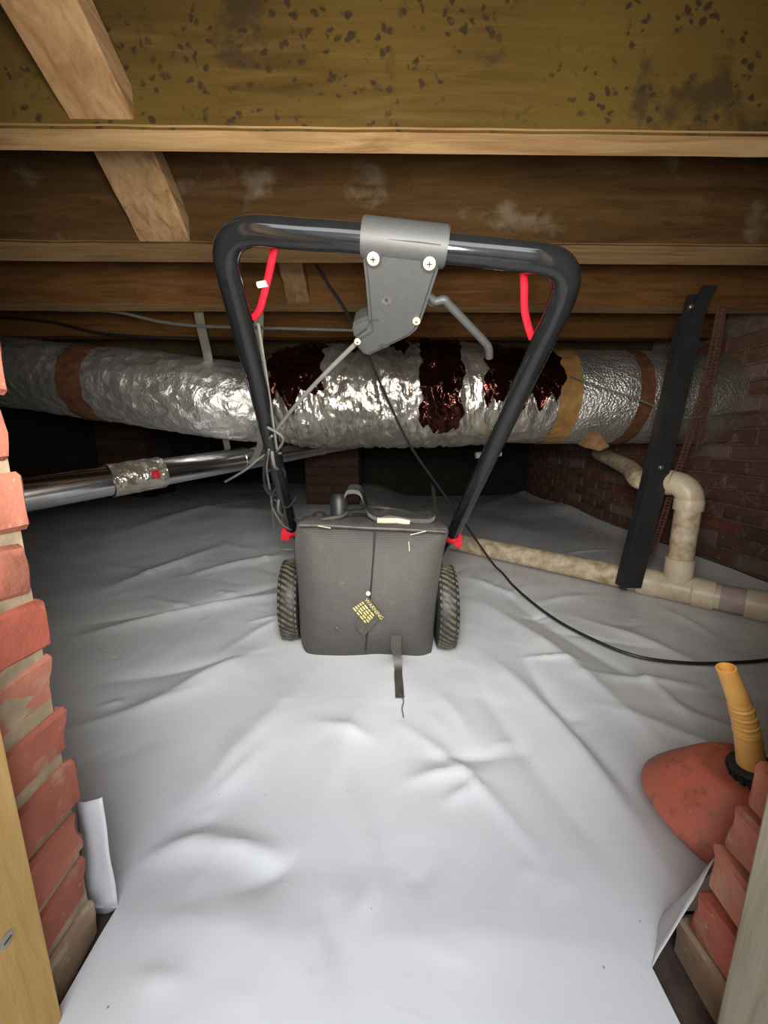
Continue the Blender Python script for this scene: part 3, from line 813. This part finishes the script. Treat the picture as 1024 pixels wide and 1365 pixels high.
# which angle step faces the camera: a=0 is up; find sign
kk = min(range(140), key=lambda k: PT[len(PT)//2][k].y)
def kstep(deg): return int(round((kk + deg / 360 * 140)))
sg = 1 if PT[len(PT)//2][(kk + 10) % 140].z < PT[len(PT)//2][kk].z else -1   # +1: growing k goes down
def patch(x0, x1, d0, d1, seed):              # degrees: negative = above the front, positive = below
    a, b = sorted((kstep(sg * d0), kstep(sg * d1)))
    i0, i1 = row_at_px(pathT, x0), row_at_px(pathT, x1); nk = b - a; rows = []
    for i in range(i0, i1 + 1):                # ragged outline
        e0 = 5 * nz(i * .17, seed * 3.1) + 3 * nz(i * .5, seed * 5.3); e1 = 9 * nz(i * .15, seed * 7.7) + 5 * nz(i * .45, seed * 2.9); row = []
        for j in range(nk + 1):
            k = a + e0 + (nk + e1 - e0) * j / nk; ii = i + (3.5 * nz(j * .25, seed * 9.1 + (0 if i < (i0 + i1) / 2 else 5)))
            ii = min(max(ii, 0), len(PT) - 1.001); f1 = ii - int(ii); k_ = math.floor(k); f2 = k - k_
            r0, r1 = PT[int(ii)], PT[int(ii) + 1]; n_ = len(r0)
            v = r0[k_ % n_].lerp(r0[(k_ + 1) % n_], f2).lerp(r1[k_ % n_].lerp(r1[(k_ + 1) % n_], f2), f1)
            c0 = pathT[int(ii)]; d = (v - c0).normalized()
            row.append(v + d * (.006 + .006 * ridged(i * .16 + seed, j * .14, 0) * 1.0))
        rows.append(row)
    MB().grid(rows).build('mirror_patch', M['maroon'], ductT, angle=180)
patch(368, 440, -85, 8, 1); patch(560, 612, -85, 40, 2); patch(640, 738, -80, 12, 3); patch(470, 545, -88, -50, 4)
# torn facing on the right underside
c0 = atY(795, 592, 1.66)
MB().prism([c0 + Vector((-.055, 0, -.012)), c0 + Vector((-.005, -.01, .055)), c0 + Vector((.06, 0, -.01)), c0 + Vector((.02, .0, -.030))], (0, .05, .01)).build('torn_facing', M['board_pulp'], ductT, bevel=.003)
# straps that hang the ducts
def strap(pts, label, w_=.018, mat='strap_metal', group='zinc duct hanger straps'):
    P = []
    for v in smooth_path(pts, 5):
        P.append([v + Vector((-w_, 0, 0)), v + Vector((w_, 0, 0)), v + Vector((w_, .003, 0)), v + Vector((-w_, .003, 0)), v + Vector((-w_, 0, 0))])
    o = MB().grid(P).build('hanger_strap', M[mat], None, angle=50)
    return tag(o, label, 'strap', group)
strap([atY(262, 402, 1.60), atY(269, 440, 1.62), atY(276, 470, 1.65), atY(279, 492, 1.70)], 'zinc hanger strap above the foil duct near the left brick jamb')
strap([atY(345, 400, 1.60), atY(345, 440, 1.62), atY(344, 470, 1.66), atY(345, 486, 1.70)], 'zinc hanger strap dropping behind the red left end of the mower bail')
strap([atY(294, 566, 1.78), atY(299, 580, 1.80), atY(304, 600, 1.82)], 'short zinc strap between the foil duct and the small round pipe', .014)
strap([atY(352, 540, 1.56), atY(350, 575, 1.60), atY(344, 602, 1.66), atY(334, 618, 1.70)], 'loose zinc strap end hanging over the small round pipe', .014)

# small galvanised pipe
a_, b_ = atY(20, 662, 1.20), atY(445, 591, 2.30)
dirp = (b_ - a_).normalized()
sp = thing('vent_pipe', 'small round galvanised vent pipe running under the foil ducts', 'pipe', a_)
MB().tube([a_ - dirp * .55, a_, b_, b_ + dirp * .5], .054, 32).build('pipe', M['silver'], sp, angle=60)
t0 = (atY(142, 640, 1.42) - a_).dot(dirp); t1_ = (atY(200, 630, 1.62) - a_).dot(dirp)
pathS = [a_ + dirp * (t0 + (t1_ - t0) * i / 40) for i in range(41)]
PS = duct_surface(pathS, lambda L: .0575, 60, crumple(.004, 16, 2.5, 5))
tube_grid(PS).build('foil_tape_wrap', M['foil_trunk'], sp, angle=180)
for f_ in (.62, 1.0):
    MB().tube([a_ + dirp * (f_ * 1.3 - .01), a_ + dirp * (f_ * 1.3 + .01)], .0565, 32).build('joint_bead', M['silver'], sp)
i0 = 24; kp = min(range(60), key=lambda k: PS[20][k].y)
MB().grid(shell(PS, 27, 33, kp - 1, kp + 4, .0015, pathS)).build('red_tape_print', M['red'], sp, angle=180)

# ================================================================ DRAIN PIPES AND RIGHT SIDE
pv = thing('drain_pipe', 'cream plastic drain pipe lying on the sheet with a tee and a riser elbow', 'pipe', (1.11, 1.37, 0))
d0 = Vector((1.50, .985, .052)); d1 = Vector((.32, 2.09, .052)); dd = (d1 - d0).normalized(); R0 = .046
tee = Vector((1.105, 1.372, .052)); tt = (tee - d0).dot(dd); tee = d0 + dd * tt
MB().tube([tee, d1], R0, 28).build('long_pipe', M['pvc'], pv)
MB().tube([d0 - dd * .08, tee], R0, 28).build('wall_pipe', M['pvc_clean'], pv)
MB().tube([tee - dd * .20, tee - dd * .125], R0 + .0008, 28).build('primer_stain', M['purple'], pv)
MB().lathe(tee, dd, [(-.11, R0), (-.11, R0 + .009), (-.05, R0 + .009), (-.045, R0 + .004), (.055, R0 + .004), (.06, R0 + .007), (.12, R0 + .007), (.125, R0)], 32).build('tee_fitting', M['pvc_clean'], pv)
MB().lathe(tee - dd * .25, dd, [(-.05, R0), (-.05, R0 + .006), (.06, R0 + .006), (.06, R0)], 32).build('coupling', M['pvc_clean'], pv)
MB().lathe(tee + dd * .165, dd, [(-.012, R0 + .004), (0, R0 + .006), (.012, R0 + .004)], 24).build('cement_bead', M['tape_brown'], pv)
top = Vector((tee.x, tee.y, .385)); rt = .040
MB().lathe(tee, (0, 0, 1), [(.03, rt + .006), (.115, rt + .006), (.118, rt)], 28).build('tee_branch', M['pvc_clean'], pv)
MB().tube([tee + Vector((0, 0, .05)), top], rt, 28).build('riser', M['pvc'], pv)
# elbow bends back along the wall
ed = Vector((-.10, .62, .03)).normalized(); ed = Vector((-.42, .55, .02)).normalized()
arc = []
for i in range(13):
    a = math.pi / 2 * i / 12; r_ = .056
    arc.append(top + ed * (r_ * (1 - math.cos(a))) + Vector((0, 0, r_ * math.sin(a))))
MB().lathe(top, (0, 0, 1), [(-.035, rt), (-.035, rt + .006), (.002, rt + .006), (.004, rt + .005)], 28).build('elbow_collar', M['pvc_clean'], pv)
MB().tube(arc, rt + .003, 28).build('elbow', M['pvc_clean'], pv, angle=60)
e2 = arc[-1]
MB().tube([e2, e2 + ed * .055], rt + .006, 28).build('elbow_collar', M['pvc_clean'], pv)
e3 = e2 + ed * .05
far = atY(798, 604, 2.25)
MB().tube(smooth_path([e3, e3 + ed * .06, e3.lerp(far, .4), far], 6), .036, 24).build('branch_pipe', M['pvc'], pv, angle=60)

st_ = thing('steel_strut', 'leaning black iron strut bolted to a joist beside the drain pipe tee', 'strut', atY(838, 782, 1.40))
def bar_px(pts, Ys, w_, th, name, mat, parent):
    c = [atY(x, y, Y) for (x, y), Y in zip(pts, Ys)]; P = []
    for v in c: P.append([v + Vector((-w_, 0, 0)), v + Vector((w_, 0, 0)), v + Vector((w_, th, 0)), v + Vector((-w_, th, 0)), v + Vector((-w_, 0, 0))])
    q = MB().grid(P); n0 = len(q.v); q.f += [(0, 1, 2, 3), tuple(n0 - 5 + i for i in (3, 2, 1, 0))]
    bmd = q.build(name, mat, parent, smooth=False, bevel=0)
    return bmd
bar_px([(842, 784), (872, 660), (905, 520), (926, 420), (934, 392)], [1.37, 1.39, 1.41, 1.425, 1.43], .037, .012, 'web', M['iron'], st_)
bar_px([(830, 782), (861, 660), (894, 520), (915, 420)], [1.36, 1.38, 1.40, 1.415], .008, .035, 'flange', M['iron'], st_)
bar_px([(925, 440), (937, 400), (948, 380)], [1.42, 1.41, 1.41], .022, .012, 'end_tab', M['iron'], st_)
for x, y in ((921, 409), (881, 623)):
    MB().lathe(atY(x, y, 1.394 if y > 500 else 1.426), (0, -1, 0), [(-.002, .007), (.004, .007), (.006, .005)], 10).build('bolt', M['strap_metal'], st_)
def perforated(pts, Ys, label):
    c = [atY(x, y, Y) for (x, y), Y in zip(pts, Ys)]; c = resample(smooth_path(c, 6), .013)
    q = MB(); w_ = .013
    for i in range(len(c) - 1):                 # rails with rungs leave a row of holes
        a, b = c[i], c[i+1]
        for s0, s1 in ((-1, -.42), (.42, 1)):
            q.prism([a + Vector((w_*s0, 0, 0)), a + Vector((w_*s1, 0, 0)), b + Vector((w_*s1, 0, 0)), b + Vector((w_*s0, 0, 0))], (0, .003, 0))
        m0 = a.lerp(b, .5)
        q.prism([a + Vector((-w_*.45, 0, 0)), a + Vector((w_*.45, 0, 0)), m0 + Vector((w_*.45, 0, 0)), m0 + Vector((-w_*.45, 0, 0))], (0, .003, 0))
    return tag(q.build('perforated_strap', M['rust'], None, smooth=False), label, 'strap', 'rusty perforated straps beside the strut')
perforated([(962, 405), (948, 480), (927, 560), (900, 640), (885, 690), (868, 742)], [1.47, 1.49, 1.50, 1.50, 1.50, 1.50], 'rusty perforated strap reaching down past the strut to the drain pipe')
perforated([(964, 410), (954, 480), (941, 545), (932, 600)], [1.48, 1.50, 1.52, 1.54], 'shorter rusty perforated strap hanging beside the brick side wall')

# white fitting under the duct, behind the handle
wf = MB().tube([atY(634, 607, 2.4), atY(668, 604, 2.4)], .020, 16)
wf = wf.build('pipe_stub', M['white_plastic']); tag(wf, 'short white plastic pipe stub in the dark below the trunk duct', 'pipe')
MB().lathe(atY(652, 605, 2.4), (1, 0, 0), [(-.02, .026), (.02, .026)], 16).build('collar', M['iron'], wf)
MB().tube([atY(651, 605, 2.4), atY(651, 470, 2.4)], .006, 8).build('hanger_rod', M['iron'], wf)

# ================================================================ CABLES
cbp = [atY(421, 352, 1.44), atY(440, 382, 1.44), atY(462, 416, 1.43), atY(492, 478, 1.44), atY(520, 540, 1.47), atY(548, 596, 1.52), atY(590, 656, 1.58), atY(628, 710, 1.66), atZ(658, 752, .016), atZ(690, 786, .012), atZ(735, 822, .012), atZ(790, 852, .012), atZ(850, 875, .012), atZ(920, 884, .012), atZ(985, 883, .012), atZ(1040, 878, .012), atZ(1160, 862, .012)]
cp2 = []
for v in smooth_path(cbp, 8):
    if v.z < .05: v = Vector((v.x, v.y, max(v.z, sheet_z(v.x, v.y) + .005)))
    cp2.append(v)
tag(MB().tube(cp2, .0048, 8).build('extension_cord', M['cable']), 'thin black cord hanging from the joists and trailing over the white sheet', 'cord')
tag(MB().tube(smooth_path([atY(-60, 405, 1.62), atY(80, 413, 1.60), atY(150, 415, 1.60), atY(210, 428, 1.60), atY(260, 434, 1.60), atY(312, 436, 1.60), atY(470, 440, 1.62)], 8), .006, 8).build('ceiling_cable', M['cable_grey']), 'grey cable drooping under the joists above the flexible duct', 'cable')
tag(MB().tube(smooth_path([atY(-60, 420, 1.9), atY(60, 428, 1.88), atY(140, 445, 1.86), atY(260, 452, 1.86)], 8), .006, 8).build('ceiling_cable', M['cable']), 'black cable sagging just above the left brown tape band', 'cable')
tag(MB().tube(smooth_path([atY(760, 500, 1.60), atY(800, 516, 1.58), atY(850, 532, 1.55), atY(900, 553, 1.52), atY(930, 556, 1.50), atY(1010, 548, 1.60)], 8), .0035, 6).build('tie_wire', M['cable_grey']), 'thin wire stretched across the duct to the rusty straps', 'wire')

# ================================================================ FUEL CAN
can = thing('fuel_can', 'faded red plastic fuel can with yellow spout behind the right brick jamb', 'fuel can', (.520, .480, 0))
C0 = Vector((.520, .480, 0)); prof = [(-.01, .055), (.0, .066), (.010, .074), (.032, .096), (.052, .114), (.060, .118), (.070, .116), (.090, .100), (.112, .078), (.126, .064), (.132, .054), (.134, .028), (.135, .0)]
P = []; nA = 48
for z, r in [tuple(v[:2]) for v in smooth_path([Vector((a, b, 0)) for a, b in prof], 4)]:
    row = []
    for k in range(nA):
        a = 2 * math.pi * k / nA; e = 2.3
        cc, ss = math.cos(a), math.sin(a); s_ = (abs(cc)**e + abs(ss)**e) ** (-1/e)
        rr_ = max(r, .0005)
        row.append(C0 + Vector((cc * s_ * rr_ * .98, ss * s_ * rr_ * .82, max(z, .001) + .001 * nz(cc * 3, ss * 3, z * 20))))
    P.append(row)
tube_grid(P).build('body', M['can_red'], can, angle=60)
YS = .36
while YS < .5:                                          # where the sight line meets the shoulder of the can
    s0 = atY(1004, 1024, YS); e_ = 2.3
    r_ = next((a1 + (b1 - a1) * (s0.z - z1) / (z2 - z1) for (z1, a1), (z2, b1) in zip(prof, prof[1:]) if z1 <= s0.z <= z2), 0)
    dx_, dy_ = abs(s0.x - C0.x) / .98, abs(s0.y - C0.y) / .82
    if r_ and (dx_ ** e_ + dy_ ** e_) ** (1 / e_) < r_: break
    YS += .002
YS -= .018; s0 = atY(1002, 1022, YS)
s1 = atY(968, 890, YS); sd_ = (s1 - s0).normalized()
MB().lathe(s0 - sd_ * .012, sd_, [(-.035, .026), (0, .026)], 24).build('neck', M['can_red'], can)
col_ = MB()
col_.lathe(s0 - sd_ * .006, sd_, [(-.012, .0225), (-.010, .025), (.010, .025), (.013, .021)], 32)
N = sd_.orthogonal().normalized(); B = sd_.cross(N)
for k in range(18):
    a = 2 * math.pi * k / 18; r_ = N * math.cos(a) + B * math.sin(a); t_ = sd_.cross(r_)
    c0 = s0 - sd_ * .015 + r_ * .0245
    col_.prism([c0 + t_ * .0024, c0 - t_ * .0024, c0 - t_ * .0024 + r_ * .003, c0 + t_ * .0024 + r_ * .003], sd_ * .016)
col_.build('collar', M['iron'], can)
Ls = (s1 - s0).length; pr = []
for i in range(61):
    t = i / 60; r = .0165 - .0055 * t
    if .30 < t < .68: r += .0011 * math.sin(t * 150)
    pr.append((t * Ls, r))
pr += [(Ls + .0005, .009), (Ls - .004, .0075), (Ls - .012, .007)]
# slightly bent spout
q = MB().lathe((0, 0, 0), (0, 0, 1), pr, 20)
side = sd_.cross(Vector((0, 1, 0))).normalized(); fw = side.cross(sd_)
for v in q.v:
    t = max(0, v.z / Ls); b_ = .006 * math.sin(t * math.pi)
    nv = s0 + sd_ * v.z + side * (v.x - b_) + fw * v.y; v.x, v.y, v.z = nv
q.build('spout', M['spout'], can, angle=60)

# ================================================================ FAR BRICK PIERS
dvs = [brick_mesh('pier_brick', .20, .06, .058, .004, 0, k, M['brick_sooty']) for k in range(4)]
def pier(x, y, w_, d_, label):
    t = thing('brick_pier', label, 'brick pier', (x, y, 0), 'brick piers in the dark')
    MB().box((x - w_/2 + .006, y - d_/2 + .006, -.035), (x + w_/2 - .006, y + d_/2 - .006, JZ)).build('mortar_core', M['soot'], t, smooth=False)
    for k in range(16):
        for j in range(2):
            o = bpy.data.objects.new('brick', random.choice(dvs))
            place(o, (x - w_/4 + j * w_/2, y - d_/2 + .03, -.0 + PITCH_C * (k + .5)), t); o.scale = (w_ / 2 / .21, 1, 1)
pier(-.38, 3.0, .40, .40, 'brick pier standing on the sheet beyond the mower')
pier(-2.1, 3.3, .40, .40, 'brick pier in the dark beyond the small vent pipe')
